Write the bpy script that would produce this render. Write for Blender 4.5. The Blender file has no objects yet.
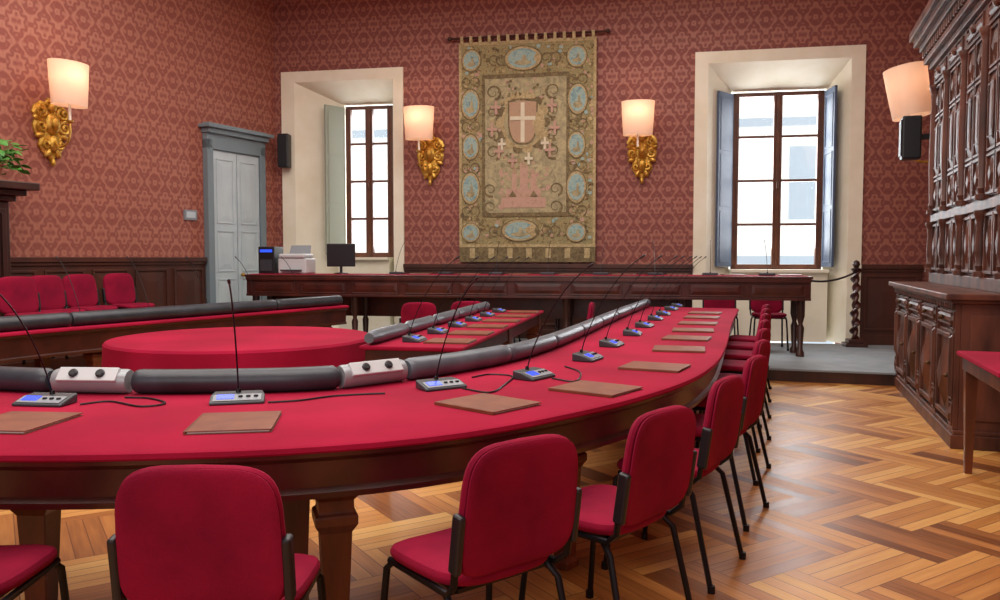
import bpy, bmesh, math, random
from mathutils import Vector, Matrix
random.seed(7)
F=800.0; H0=1.35; P=math.atan(42/800.0)
sc=bpy.context.scene
try:
    sc.view_settings.view_transform='Standard'
except Exception: pass
COL=sc.collection
# ---------------------------------------------------------------- camera
cam=bpy.data.cameras.new('camera'); cam.lens=28.8; cam.sensor_width=36
co=bpy.data.objects.new('camera',cam); COL.objects.link(co)
co.location=(0,0,H0); co.rotation_euler=(math.pi/2-P,0,0); sc.camera=co
def ray(px,py):
    f=Vector((0,math.cos(P),-math.sin(P))); u=Vector((0,math.sin(P),math.cos(P))); r=Vector((1,0,0))
    return f+r*((px-500)/F)+u*((300-py)/F)
def G(px,py,h):
    d=ray(px,py); t=(h-H0)/d.z
    return Vector((0,0,H0))+d*t
def proj(p):
    q=p-Vector((0,0,H0)); f=Vector((0,math.cos(P),-math.sin(P))); u=Vector((0,math.sin(P),math.cos(P)))
    w=q.dot(f); return 500+F*q.x/w, 300-F*q.dot(u)/w
def frame(ox,oy,dx,dy,oz=0):
    l=math.hypot(dx,dy); dx/=l; dy/=l
    return Matrix(((dx,-dy,0,ox),(dy,dx,0,oy),(0,0,1,oz),(0,0,0,1)))
def onwall(M,px,py,yo=0.0):
    I=M.inverted(); o=I@Vector((0,0,H0)); d=I.to_3x3()@ray(px,py)
    t=(yo-o.y)/d.y; q=o+d*t
    return q.x,q.z
# ---------------------------------------------------------------- materials
def L(c):
    if isinstance(c,str):
        c=[int(c[i:i+2],16)/255 for i in (0,2,4)]
    return tuple((x/12.92 if x<=.04045 else ((x+.055)/1.055)**2.4) for x in c)+(1,)
def nt(name):
    m=bpy.data.materials.new(name); m.use_nodes=True
    n=m.node_tree; b=n.nodes['Principled BSDF']; return m,n,b
def mat(name,c,rough=.5,metal=0,c2=None,scale=8,stretch=(1,1,1),bump=0,bscale=None,sheen=0,emit=None,estr=0,trans=0,coat=0,spec=None):
    m,n,b=nt(name)
    b.inputs['Base Color'].default_value=L(c); b.inputs['Roughness'].default_value=rough
    b.inputs['Metallic'].default_value=metal
    if spec is not None: b.inputs['Specular IOR Level'].default_value=spec
    if sheen: b.inputs['Sheen Weight'].default_value=sheen; b.inputs['Sheen Tint'].default_value=L(c2 or c)
    if coat: b.inputs['Coat Weight'].default_value=coat; b.inputs['Coat Roughness'].default_value=.2
    if trans: b.inputs['Transmission Weight'].default_value=trans
    if emit: b.inputs['Emission Color'].default_value=L(emit); b.inputs['Emission Strength'].default_value=estr
    if c2 or bump:
        tc=n.nodes.new('ShaderNodeTexCoord'); mp=n.nodes.new('ShaderNodeMapping'); mp.inputs['Scale'].default_value=stretch
        n.links.new(tc.outputs['Object'],mp.inputs['Vector'])
        no=n.nodes.new('ShaderNodeTexNoise'); no.inputs['Scale'].default_value=scale; no.inputs['Detail'].default_value=5
        n.links.new(mp.outputs[0],no.inputs['Vector'])
        if c2:
            cr=n.nodes.new('ShaderNodeValToRGB'); cr.color_ramp.elements[0].position=.35; cr.color_ramp.elements[1].position=.65
            cr.color_ramp.elements[0].color=L(c); cr.color_ramp.elements[1].color=L(c2)
            n.links.new(no.outputs['Fac'],cr.inputs['Fac']); n.links.new(cr.outputs['Color'],b.inputs['Base Color'])
        if bump:
            nb=n.nodes.new('ShaderNodeTexNoise'); nb.inputs['Scale'].default_value=bscale or scale; nb.inputs['Detail'].default_value=4
            n.links.new(mp.outputs[0],nb.inputs['Vector'])
            bp=n.nodes.new('ShaderNodeBump'); bp.inputs['Strength'].default_value=bump; bp.inputs['Distance'].default_value=.01
            n.links.new(nb.outputs['Fac'],bp.inputs['Height']); n.links.new(bp.outputs[0],b.inputs['Normal'])
    return m
class N:
    def __init__(s,n): s.n=n
    def m(s,op,a,b=None,c=None):
        x=s.n.nodes.new('ShaderNodeMath'); x.operation=op
        for i,v in enumerate((a,b,c)):
            if v is None: continue
            if isinstance(v,(int,float)): x.inputs[i].default_value=v
            else: s.n.links.new(v,x.inputs[i])
        return x.outputs[0]
def wallpaper(name,cd,cl,a=.33,b_=.47):
    m,n,b=nt(name); q=N(n)
    tc=n.nodes.new('ShaderNodeTexCoord'); sp=n.nodes.new('ShaderNodeSeparateXYZ'); n.links.new(tc.outputs['Object'],sp.inputs[0])
    x=q.m('MULTIPLY',sp.outputs[0],2*math.pi/a); z=q.m('MULTIPLY',sp.outputs[2],2*math.pi/b_)
    v=q.m('ADD',q.m('COSINE',x),q.m('COSINE',z))
    h=q.m('MULTIPLY',q.m('COSINE',q.m('MULTIPLY',x,3)),q.m('COSINE',q.m('MULTIPLY',z,3)))
    h2=q.m('MULTIPLY',q.m('COSINE',q.m('MULTIPLY',x,2)),q.m('COSINE',q.m('MULTIPLY',z,5)))
    v2=q.m('ADD',q.m('ADD',v,q.m('MULTIPLY',h,.40)),q.m('MULTIPLY',h2,.28))
    w=q.m('SINE',q.m('MULTIPLY',v2,3.6))
    f=q.m('MULTIPLY_ADD',w,.6,.5)
    no=n.nodes.new('ShaderNodeTexNoise'); no.inputs['Scale'].default_value=26; no.inputs['Detail'].default_value=3
    n.links.new(tc.outputs['Object'],no.inputs['Vector'])
    f=q.m('ADD',f,q.m('MULTIPLY_ADD',no.outputs['Fac'],1.3,-.65))
    cl_=n.nodes.new('ShaderNodeClamp'); n.links.new(f,cl_.inputs[0])
    mx=n.nodes.new('ShaderNodeMix'); mx.data_type='RGBA'
    n.links.new(cl_.outputs[0],mx.inputs[0]); mx.inputs[6].default_value=L(cd); mx.inputs[7].default_value=L(cl)
    n.links.new(mx.outputs[2],b.inputs['Base Color'])
    n.links.new(q.m('MULTIPLY_ADD',cl_.outputs[0],-.2,.7),b.inputs['Roughness'])
    return m
def parquet():
    m,n,b=nt('parquet_wood'); q=N(n)
    tc=n.nodes.new('ShaderNodeTexCoord'); mp=n.nodes.new('ShaderNodeMapping'); mp.inputs['Rotation'].default_value=(0,0,math.radians(17.7+40)); mp.inputs['Location'].default_value=(40,40,0)
    n.links.new(tc.outputs['Object'],mp.inputs['Vector']); sp=n.nodes.new('ShaderNodeSeparateXYZ'); n.links.new(mp.outputs[0],sp.inputs[0])
    w=.30; Lb=2; ns=4
    X=q.m('DIVIDE',sp.outputs[0],w); Y=q.m('DIVIDE',sp.outputs[1],w)
    i=q.m('FLOOR',X); j=q.m('FLOOR',Y)
    mm=q.m('FLOORED_MODULO',q.m('SUBTRACT',i,j),2*Lb)
    ver=q.m('GREATER_THAN',mm,Lb-.5)
    def mixf(a,b_,f): return q.m('ADD',q.m('MULTIPLY',a,q.m('SUBTRACT',1,f)),q.m('MULTIPLY',b_,f))
    idx=mixf(q.m('SUBTRACT',i,mm),i,ver)
    idy=mixf(j,q.m('SUBTRACT',j,q.m('SUBTRACT',2*Lb-1,mm)),ver)
    fx=q.m('FRACT',X); fy=q.m('FRACT',Y)
    fr0=mixf(fy,fx,ver)
    st=q.m('MULTIPLY',fr0,ns); sid=q.m('FLOOR',st); fr=q.m('FRACT',st)
    along=mixf(X,Y,ver); across=mixf(Y,X,ver)
    al=q.m('SUBTRACT',along,mixf(idx,idy,ver))
    cb0=n.nodes.new('ShaderNodeCombineXYZ'); n.links.new(idx,cb0.inputs[0]); n.links.new(idy,cb0.inputs[1]); n.links.new(ver,cb0.inputs[2])
    wb=n.nodes.new('ShaderNodeTexWhiteNoise'); n.links.new(cb0.outputs[0],wb.inputs['Vector'])
    cb=n.nodes.new('ShaderNodeCombineXYZ'); n.links.new(idx,cb.inputs[0]); n.links.new(idy,cb.inputs[1]); n.links.new(q.m('ADD',q.m('MULTIPLY',ver,7),sid),cb.inputs[2])
    wn=n.nodes.new('ShaderNodeTexWhiteNoise'); n.links.new(cb.outputs[0],wn.inputs['Vector'])
    c2=n.nodes.new('ShaderNodeCombineXYZ'); n.links.new(q.m('MULTIPLY',across,14),c2.inputs[0]); n.links.new(q.m('MULTIPLY',along,1.0),c2.inputs[1]); n.links.new(wn.outputs['Value'],c2.inputs[2])
    gr=n.nodes.new('ShaderNodeTexNoise'); gr.inputs['Scale'].default_value=1; gr.inputs['Detail'].default_value=3; n.links.new(c2.outputs[0],gr.inputs['Vector'])
    fac=q.m('ADD',q.m('ADD',q.m('MULTIPLY',wn.outputs['Value'],.32),q.m('MULTIPLY',gr.outputs['Fac'],.3)),q.m('ADD',q.m('MULTIPLY',ver,.12),q.m('MULTIPLY',wb.outputs['Value'],.28)))
    cr=n.nodes.new('ShaderNodeValToRGB'); e=cr.color_ramp.elements
    e[0].position=.18; e[0].color=L('6c3a16'); e[1].position=.85; e[1].color=L('dcac62')
    k=e.new(.4); k.color=L('a5662e'); k=e.new(.62); k.color=L('c68a46')
    n.links.new(fac,cr.inputs[0])
    gap=q.m('MULTIPLY',q.m('MULTIPLY',q.m('GREATER_THAN',fr,.03),q.m('LESS_THAN',fr,.97)),q.m('MULTIPLY',q.m('GREATER_THAN',al,.008),q.m('LESS_THAN',al,Lb-.008)))
    mx=n.nodes.new('ShaderNodeMix'); mx.data_type='RGBA'; n.links.new(gap,mx.inputs[0]); mx.inputs[6].default_value=L('6b3c1a'); n.links.new(cr.outputs[0],mx.inputs[7])
    n.links.new(mx.outputs[2],b.inputs['Base Color'])
    n.links.new(q.m('MULTIPLY_ADD',wn.outputs['Value'],.08,.38),b.inputs['Roughness'])
    return m
def tapmat(name,cols,scale):
    m,n,b=nt(name)
    tc=n.nodes.new('ShaderNodeTexCoord')
    no=n.nodes.new('ShaderNodeTexNoise'); no.inputs['Scale'].default_value=scale; no.inputs['Detail'].default_value=6; no.inputs['Roughness'].default_value=.7; no.inputs['Distortion'].default_value=1.2
    n.links.new(tc.outputs['Object'],no.inputs['Vector'])
    cr=n.nodes.new('ShaderNodeValToRGB'); e=cr.color_ramp.elements; k=len(cols)
    e[0].position=.36; e[0].color=L(cols[0]); e[1].position=.64; e[1].color=L(cols[-1])
    for i in range(1,k-1):
        x=e.new(.36+.28*i/(k-1)); x.color=L(cols[i])
    n.links.new(no.outputs['Fac'],cr.inputs[0]); n.links.new(cr.outputs[0],b.inputs['Base Color'])
    b.inputs['Roughness'].default_value=.9
    return m
M_wp=wallpaper('wallpaper_red','7a3f38','9e6352')
M_wpl=wallpaper('wallpaper_red_side','8a4a3e','aa6c58')  # same red wallpaper in lighter tones, the side wall's brightness put into the colour
M_floor=parquet()
M_ceil=mat('ceiling_plaster','f0eadf',.9)
M_cream=mat('cream_plaster','ece6d2',.8,c2='e4dcc4',scale=3)
M_dado=mat('dado_wood','3c2018',.45,c2='50291c',scale=3,stretch=(1,1,.15))
M_dark=mat('dark_wood','2a140e',.4,c2='44221a',scale=4,stretch=(1,1,.3),coat=.15)
M_apron=mat('mahogany_wood','36150f',.35,c2='502018',scale=5,coat=.25)
M_leg=mat('table_leg_wood','48220f',.4,c2='74381c',scale=9,stretch=(1,1,.2),coat=.2)
M_cab=mat('carved_walnut','3c1e14',.5,c2='6e3e2c',scale=6,stretch=(1,1,.3),spec=.5)
M_red=mat('crimson_cloth','8e082c',.9,c2='a81038',scale=1.6,bump=.15,bscale=180,sheen=.2,spec=.2)
M_chair=mat('crimson_upholstery','76082a',.9,c2='930f34',scale=4,bump=.25,bscale=220,sheen=.2,spec=.2)
M_black=mat('black_plastic','18181d',.4)
M_blackm=mat('black_metal','121217',.35,metal=.4)
M_vinyl=mat('vinyl_sky_sheen','545b63',.36,c2='666d76',scale=6,bump=.2,bscale=14)  # paler copy of the charcoal vinyl, sky reflection put into the colour
M_vinylb=mat('charcoal_vinyl','2a2d33',.38,c2='383d45',scale=6,bump=.2,bscale=14)
M_folder=mat('brown_leather','703a24',.5,c2='824a30',scale=10,bump=.1,bscale=90)
M_paper=mat('paper','e8e4da',.8)
M_greyp=mat('grey_plastic','858b92',.4)
M_dgrey=mat('dark_grey_plastic','383b40',.4)
M_screen=mat('blue_display','2233cc',.2,emit='3a66ff',estr=.8)
M_white=mat('white_plastic','c4c8ca',.4)
M_silver=mat('silver_grey_plastic','9aa0a4',.35,metal=.2)
M_gold=mat('gilded_wood','b8882a',.38,metal=.65,c2='e6bc5c',scale=14,bump=.5,bscale=40)
M_slate=mat('grey_carpet_platform','7d8488',.7,c2='8b9195',scale=4)
M_door=mat('blue_grey_paint','b2c0c6',.5,c2='bccace',scale=3)
M_doord=mat('blue_grey_paint_dark','75848b',.5)
M_shut=mat('shutter_paint','44536a',.5,c2='505f76',scale=3)
M_shutg=mat('shutter_paint_lit','989f90',.5)  # pale greenish shutter, the light falling on it put into the colour
M_wframe=mat('window_wood','553222',.4,c2='683e2a',scale=6)
M_leaf=mat('leaf_green','3a7a2c',.4,c2='5ea048',scale=15)
M_terr=mat('terracotta','9a5a40',.8)
M_fac=mat('facade_plaster','e8e4da',.9,emit='f2f4f2',estr=.5)  # emission stands in for daylight on the facade
M_facw=mat('facade_window','a8b4bc',.3,emit='c4d0dc',estr=.3)  # glows as well, daylight on panes and mouldings put into the material
M_brass=mat('brass','b08a40',.3,metal=.9)
M_bronze=mat('dark_bronze','5a4228',.45,metal=.7)
def glassmat():
    m=bpy.data.materials.new('window_glass'); m.use_nodes=True; n=m.node_tree
    for x in list(n.nodes): n.nodes.remove(x)
    o=n.nodes.new('ShaderNodeOutputMaterial'); t=n.nodes.new('ShaderNodeBsdfTransparent'); g=n.nodes.new('ShaderNodeBsdfGlossy'); g.inputs['Roughness'].default_value=.02
    mx=n.nodes.new('ShaderNodeMixShader'); mx.inputs[0].default_value=.05
    n.links.new(t.outputs[0],mx.inputs[1]); n.links.new(g.outputs[0],mx.inputs[2]); n.links.new(mx.outputs[0],o.inputs[0])
    return m
M_glass=glassmat()
def shademat():
    m=bpy.data.materials.new('lamp_shade_fabric'); m.use_nodes=True; n=m.node_tree
    for x in list(n.nodes): n.nodes.remove(x)
    o=n.nodes.new('ShaderNodeOutputMaterial'); t=n.nodes.new('ShaderNodeBsdfTranslucent'); g=n.nodes.new('ShaderNodeBsdfDiffuse')
    t.inputs[0].default_value=L('e4c0a8'); g.inputs[0].default_value=L('e2ccba')
    mx=n.nodes.new('ShaderNodeMixShader'); mx.inputs[0].default_value=.3
    n.links.new(g.outputs[0],mx.inputs[1]); n.links.new(t.outputs[0],mx.inputs[2]); n.links.new(mx.outputs[0],o.inputs[0])
    return m
M_shade=shademat()
M_bulb=mat('bulb_glow','ffe0b0',.5,emit='ffc890',estr=3)
# ---------------------------------------------------------------- mesh builder
class MB:
    def __init__(s): s.v=[]; s.f=[]; s.m=[]; s.mi=0
    def add(s,vs,fs):
        o=len(s.v); s.v+=[tuple(v) for v in vs]; s.f+=[[i+o for i in f] for f in fs]; s.m+=[s.mi]*len(fs)
    def box(s,x0,x1,y0,y1,z0,z1,M=None):
        vs=[Vector((x,y,z)) for z in (z0,z1) for y in (y0,y1) for x in (x0,x1)]
        if M: vs=[M@v for v in vs]
        s.add(vs,[(0,2,3,1),(4,5,7,6),(0,1,5,4),(2,6,7,3),(0,4,6,2),(1,3,7,5)])
    def rings(s,rs,cap=True,close=True,M=None):
        n=len(rs[0]); vs=[Vector(p) for r in rs for p in r]
        if M: vs=[M@v for v in vs]
        fs=[]
        for i in range(len(rs)-1):
            for j in range(n if close else n-1):
                k=(j+1)%n; fs.append((i*n+j,i*n+k,(i+1)*n+k,(i+1)*n+j))
        if cap and close:
            fs.append(tuple(range(n))[::-1]); fs.append(tuple((len(rs)-1)*n+j for j in range(n)))
        s.add(vs,fs)
    def lathe(s,prof,c=(0,0,0),n=14,sy=1,M=None,a0=0,cap=True):
        rs=[[(c[0]+r*math.cos(a0+2*math.pi*j/n),c[1]+sy*r*math.sin(a0+2*math.pi*j/n),c[2]+z) for j in range(n)] for r,z in prof]
        s.rings(rs,cap,M=M)
    def tube(s,pts,r,n=8,M=None):
        pts=[Vector(p) for p in pts]; rs=[]
        up=Vector((0,0,1)); t0=(pts[1]-pts[0]).normalized()
        a=t0.cross(up); 
        if a.length<.1: a=t0.cross(Vector((1,0,0)))
        a.normalize()
        for i,p in enumerate(pts):
            t=(pts[min(i+1,len(pts)-1)]-pts[max(i-1,0)])
            t.normalize(); a=(a-t*a.dot(t)); a.normalize(); b=t.cross(a)
            rr=r(i/(len(pts)-1)) if callable(r) else r
            rs.append([p+a*rr*math.cos(2*math.pi*j/n)+b*rr*math.sin(2*math.pi*j/n) for j in range(n)])
        s.rings(rs,M=M)
    def sph(s,c,rx,ry,rz,n=10,m=7,M=None):
        rs=[]
        for i in range(m+1):
            ph=-math.pi/2+math.pi*i/m; k=max(math.cos(ph),.02)
            rs.append([(c[0]+rx*k*math.cos(2*math.pi*j/n),c[1]+ry*k*math.sin(2*math.pi*j/n),c[2]+rz*math.sin(ph)) for j in range(n)])
        s.rings(rs,M=M)
    def prism(s,out,z0,z1,M=None):
        s.rings([[(x,y,z0) for x,y in out],[(x,y,z1) for x,y in out]],M=M)
    def wplate(s,out,y0,y1):
        s.rings([[(x,y0,z) for x,z in out],[(x,y1,z) for x,z in out]])
    def panel(s,x0,x1,z0,z1,y,fw=.03,fd=.02,pyr=.03,diamond=False):
        s.box(x0,x1,y-fd,y,z0,z0+fw); s.box(x0,x1,y-fd,y,z1-fw,z1)
        s.box(x0,x0+fw,y-fd,y,z0+fw,z1-fw); s.box(x1-fw,x1,y-fd,y,z0+fw,z1-fw)
        g=fw*1.5; a,b,c,d=x0+g,x1-g,z0+g,z1-g
        if b<=a or d<=c: return
        mx,mz=(a+b)/2,(c+d)/2
        if diamond:
            o=[(mx,c),(b,mz),(mx,d),(a,mz)]; k=.45
            i=[(mx+(x-mx)*k,mz+(z-mz)*k) for x,z in o]
        else:
            o=[(a,c),(b,c),(b,d),(a,d)]; w=min(b-a,d-c)*.3
            i=[(a+w,c+w),(b-w,c+w),(b-w,d-w),(a+w,d-w)]
        s.rings([[(x,y,z) for x,z in o],[(x,y-pyr,z) for x,z in i]])
def obj(name,mb,mats,parent=None,M=None,smooth=False,bevel=0,seg=2,**props):
    me=bpy.data.meshes.new(name); me.from_pydata(mb.v,[],mb.f)
    bm=bmesh.new(); bm.from_mesh(me); bmesh.ops.recalc_face_normals(bm,faces=bm.faces); bm.to_mesh(me); bm.free()
    if not isinstance(mats,(list,tuple)): mats=[mats]
    for x in mats: me.materials.append(x)
    for p,i in zip(me.polygons,mb.m): p.material_index=i
    if smooth:
        me.shade_smooth()
        try: me.set_sharp_from_angle(angle=math.radians(38))
        except Exception: pass
    o=bpy.data.objects.new(name,me); COL.objects.link(o)
    if parent: o.parent=parent
    if M is not None: o.matrix_local=M
    if bevel:
        b=o.modifiers.new('bevel','BEVEL'); b.width=bevel; b.segments=seg; b.limit_method='ANGLE'; b.angle_limit=math.radians(50)
    for k,v in props.items(): o[k]=v
    return o
def empty(name,M,label,cat,group=None):
    o=bpy.data.objects.new(name,None); COL.objects.link(o); o.matrix_world=M; o.empty_display_size=.1
    o['label']=label; o['category']=cat
    if group: o['group']=group
    return o
def tag(o,label,cat,group=None):
    o['label']=label; o['category']=cat
    if group: o['group']=group
    return o
CH={}
def kids(o): return [c for c in bpy.data.objects if c.parent==o]
def copy_thing(root,M):
    n=root.copy(); COL.objects.link(n); n.matrix_world=M
    if root.name not in CH: CH[root.name]=[(c,kids(c)) for c in kids(root)]
    for c,g in CH[root.name]:
        k=c.copy(); k.parent=n; COL.objects.link(k)
        for gg in g:
            x=gg.copy(); x.parent=k; COL.objects.link(x)
    return n
def struct(o): o['kind']='structure'; return o
def RT(x,y,z,a): return Matrix.Translation((x,y,z))@Matrix.Rotation(a,4,'Z')
# ---------------------------------------------------------------- frames
BW=frame(5.04,11.2,.9835,-.181)
LW=frame(-3.56,12.78,.5,1.0)
RC=(5.87,11.05); RW=frame(RC[0],RC[1],-.33,-.944)
CEI=5.4
bl=(BW.inverted()@Vector((-3.56,12.78,0))).x; br=(BW.inverted()@Vector((RC[0],RC[1],0))).x
fl=[(-3.56,12.78),(RC[0],RC[1]),(RC[0]-.33/.944*12.6,RC[1]-12.6),(-3.56-7.15,12.78-14.33)]
mb=MB(); mb.prism(fl,-.1,0); struct(obj('floor',mb,M_floor))
mb=MB(); mb.prism(fl,CEI,CEI+.1); struct(obj('ceiling',mb,M_ceil))
w1=(onwall(BW,296,160)[0],onwall(BW,394,160)[0],onwall(BW,345,81)[1])
w2=(onwall(BW,707,160)[0],onwall(BW,849,160)[0],onwall(BW,780,61)[1])
T=.6
mb=MB()
xs=[bl-.6,w1[0],w1[1],w2[0],w2[1],br+.6]
mb.box(xs[0],xs[1],0,T,0,CEI); mb.box(xs[2],xs[3],0,T,0,CEI); mb.box(xs[4],xs[5],0,T,0,CEI)
mb.box(w1[0],w1[1],0,T,w1[2],CEI); mb.box(w2[0],w2[1],0,T,w2[2],CEI)
struct(obj('wall_back',mb,M_wp,M=BW))
mb=MB(); mb.box(-16.1,0,0,.3,0,CEI); struct(obj('wall_left',mb,M_wpl,M=LW))
mb=MB(); mb.box(0,13.4,0,.3,0,CEI); struct(obj('wall_right',mb,M_wp,M=RW))
mb=MB(); mb.box(fl[3][0]-.2,fl[2][0]+.2,-1.85,-1.55,0,CEI); struct(obj('wall_front',mb,M_wpl))
def window(idx,w,wp,sill_y,top_y,frames,shl,shr,rows=4):
    x0,x1,zt=w
    yb=.5
    a,_=onwall(BW,wp[0],180,yb); b,_=onwall(BW,wp[1],180,yb)
    _,zs=onwall(BW,(wp[0]+wp[1])/2,sill_y,yb); _,ztb=onwall(BW,(wp[0]+wp[1])/2,top_y,yb)
    s0,s1,st=frames
    mb=MB(); pw=.035
    mb.box(s0,x0,-pw,0,.14,st); mb.box(x1,s1,-pw,0,.14,st); mb.box(x0,x1,-pw,0,zt,st)
    oa,ob,oz=a-.03,b+.03,ztb+.03
    mb.rings([[(x0,-pw,.14),(x0,-pw,zt),(x0-.02,0,zt),(x0-.02,0,.14)],[(oa,yb+.02,.14),(oa,yb+.02,oz),(oa-.03,yb+.02,oz),(oa-.03,yb+.02,.14)]])
    mb.rings([[(x1,-pw,.14),(x1,-pw,zt),(x1+.02,0,zt),(x1+.02,0,.14)],[(ob,yb+.02,.14),(ob,yb+.02,oz),(ob+.03,yb+.02,oz),(ob+.03,yb+.02,.14)]])
    mb.rings([[(x0,-pw,zt),(x1,-pw,zt),(x1,0,zt+.03),(x0,0,zt+.03)],[(oa,yb+.02,oz),(ob,yb+.02,oz),(ob,yb+.02,oz+.04),(oa,yb+.02,oz+.04)]])
    mb.box(x0,oa,yb+.01,T,.14,zt); mb.box(ob,x1,yb+.01,T,.14,zt); mb.box(oa,ob,yb+.01,T,oz,zt)
    mb.box(oa,ob,.2,T,.14,zs-.06)
    mb.box(oa,ob,.12,T-.02,zs-.06,zs-.02)
    struct(obj('trim_%d'%idx,mb,M_cream,M=BW))
    mb=MB(); fw=.055
    mb.box(a,b,yb,yb+.08,zs-.02,zs+fw); mb.box(a,b,yb,yb+.08,ztb-fw,ztb)
    mb.box(a,a+fw,yb,yb+.08,zs,ztb); mb.box(b-fw,b,yb,yb+.08,zs,ztb)
    m=(a+b)/2; mb.box(m-.025,m+.025,yb-.02,yb+.07,zs,ztb)
    for i in range(1,rows):
        z=zs+(ztb-zs)*i/rows; mb.box(a+fw,b-fw,yb+.01,yb+.06,z-.019,z+.019)
    for x in (a+fw,m+.025,m-.06,b-fw-.035): mb.box(x,x+.035,yb-.01,yb+.07,zs,ztb)
    mb.box(m-.012,m+.012,yb-.06,yb-.02,(zs+ztb)/2-.12,(zs+ztb)/2-.02)
    wo=struct(obj('window_%d'%idx,mb,M_wframe,M=BW,bevel=.005))
    mb=MB(); mb.box(a+.02,b-.02,yb+.03,yb+.036,zs,ztb); obj('glass',mb,M_glass,parent=wo)
    def shutter(hx,dx,mt,wd):
        mb=MB(); mb.box(0,wd,-.018,.018,zs+.02,ztb-.02)
        for sgn in (0,1):
          for i in range(3):
            z0=zs+.08+(ztb-zs-.12)*i/3; z1=zs+.02+(ztb-zs-.12)*(i+1)/3
            if sgn==0: mb.panel(.05,wd-.05,z0,z1,-.018,.025,.01,.008)
            else:
                mb.box(.05,wd-.05,.018,.024,z0,z1)
        obj('shutter',mb,mt,parent=wo,M=Matrix.Translation((hx,yb-.03,0))@Matrix.Rotation(math.atan2(-.5,dx),4,'Z'),bevel=.004)
    if shl: shutter(a-.01,shl[0],shl[1],shl[2])
    if shr: shutter(b+.01,shr[0],shr[1],shr[2])
    return a,b,zs,ztb
f1=(onwall(BW,283,160)[0],onwall(BW,404,160)[0],onwall(BW,345,70)[1])
f2=(onwall(BW,694,160)[0],onwall(BW,863,160)[0],onwall(BW,780,49)[1])
window(1,w1,(346,393),256,106,f1,(-.3,M_shutg,.38),None)
window(2,w2,(732,823),268,92,f2,(-.36,M_shut,.40),(.06,M_shut,.42))
def dado(name,M,s0,s1,z0,z1,mt=M_dado,step=.62):
    mb=MB(); mb.box(s0,s1,-.04,0,z0,z1-.06); mb.box(s0,s1,-.08,0,z1-.06,z1); mb.box(s0,s1,-.06,0,z1-.1,z1-.06); mb.box(s0,s1,-.07,0,z0,z0+.14)
    n=max(1,round((s1-s0)/step)); w=(s1-s0)/n
    for i in range(n): mb.panel(s0+i*w+.05,s0+(i+1)*w-.05,z0+.2,z1-.15,-.04,.03,.018,.012)
    return struct(obj(name,mb,mt,M=M,bevel=.004))
DZ=1.26
dado('baseboard_back_left',BW,bl+.05,f1[0],.14,DZ)
dado('baseboard_back_centre',BW,f1[1],f2[0],.14,DZ)
dado('baseboard_back_right',BW,f2[1],br-.05,.14,DZ)
dx0=onwall(LW,206,200)[0]; dx1=onwall(LW,259,200)[0]; dzt=onwall(LW,233,137)[1]
dado('baseboard_left',LW,-9.5,dx0-.07,.0,1.36)
mb=MB(); mb.box(dx0-.05,dx0+.06,-.1,0,0,dzt-.1); mb.box(dx1-.06,dx1+.05,-.1,0,0,dzt-.1)
mb.box(dx0-.05,dx1+.05,-.1,0,dzt-.24,dzt-.02)
struct(obj('trim_3',mb,M_doord,M=LW,bevel=.008))
mb=MB(); mb.box(dx0-.07,dx1+.07,-.16,0,dzt-.02,dzt+.05); mb.box(dx0-.12,dx1+.12,-.22,0,dzt+.05,dzt+.1); mb.box(dx0-.05,dx1+.05,-.12,0,dzt+.1,dzt+.13)
struct(obj('trim_4',mb,M_doord,M=LW,bevel=.01))
mb=MB(); mb.box(dx0+.06,dx1-.06,-.05,-.002,0,dzt-.24)
m_=(dx0+dx1)/2
for a,b in ((dx0+.07,m_-.01),(m_+.01,dx1-.07)):
    mb.box(a,b,-.07,-.05,0.02,dzt-.26)
    for z0,z1 in ((.25,1.05),(1.15,1.75),(1.85,dzt-.36)):
        if z1>z0+.1: mb.panel(a+.06,b-.06,z0,z1,-.07,.02,.012,.01)
d1=struct(obj('door_1',mb,M_door,M=LW,bevel=.004))
mb=MB(); mb.sph((m_+.06,-.11,1.1),.03,.03,.03); mb.tube([(m_+.06,-.07,1.1),(m_+.06,-.11,1.1)],.012); obj('handle',mb,M_brass,parent=d1,smooth=True)
# platforms
PL=.14
def bp(s,d,z=0): return BW@Vector((s,-d,z))
q1=G(893,386,0); q0=G(757,380,0)
rw=RW@Vector(((RC[1]-8.7)/.944,0,0))
poly=[bp(bl+.35,.0),bp(br,.0),rw,Vector((q1.x+.02,q1.y,0)),Vector((q0.x,q0.y,0)),bp(-1.95,1.98),bp(bl-.35,1.98)]
mb=MB(); mb.prism([(v.x,v.y) for v in poly],0,PL-.02); 
struct(obj('trim_5',mb,M_dark))
mb=MB(); mb.prism([(v.x,v.y-.02) for v in poly],PL-.02,PL)
struct(obj('floor_platform',mb,M_slate))
LP=.32
mb=MB(); mb.prism([(-6.0,5.7),(-5.15,6.9),(-3.78,9.75),(-4.8,10.2),(-7.1,5.5)],0,LP); struct(obj('floor_side_platform',mb,M_dado))
# ---------------------------------------------------------------- horseshoe path
cp=[(2.23,9.46),(1.60,7.55),(1.0,5.62),(.72,4.80),(.45,4.20),(.14,3.74),(-.17,3.40),(-.45,3.16),(-.72,3.04),(-1.02,2.98),(-1.5,2.95),(-2.2,3.02),(-3.0,3.3),(-3.8,3.85),(-4.4,4.65),(-4.62,5.5),(-4.36,6.5),(-3.80,7.55),(-3.03,8.98),(-2.38,10.18)]
def cr(pts,k=14):
    P_=[Vector(p) for p in pts]; P_=[2*P_[0]-P_[1]]+P_+[2*P_[-1]-P_[-2]]; out=[]
    for i in range(1,len(P_)-2):
        for j in range(k):
            t=j/k; a,b,c,d=P_[i-1:i+3]
            out.append(.5*((2*b)+(c-a)*t+(2*a-5*b+4*c-d)*t*t+(3*b-a-3*c+d)*t**3))
    out.append(P_[-2]); return out
raw=cr(cp)
cum=[0]
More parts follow.
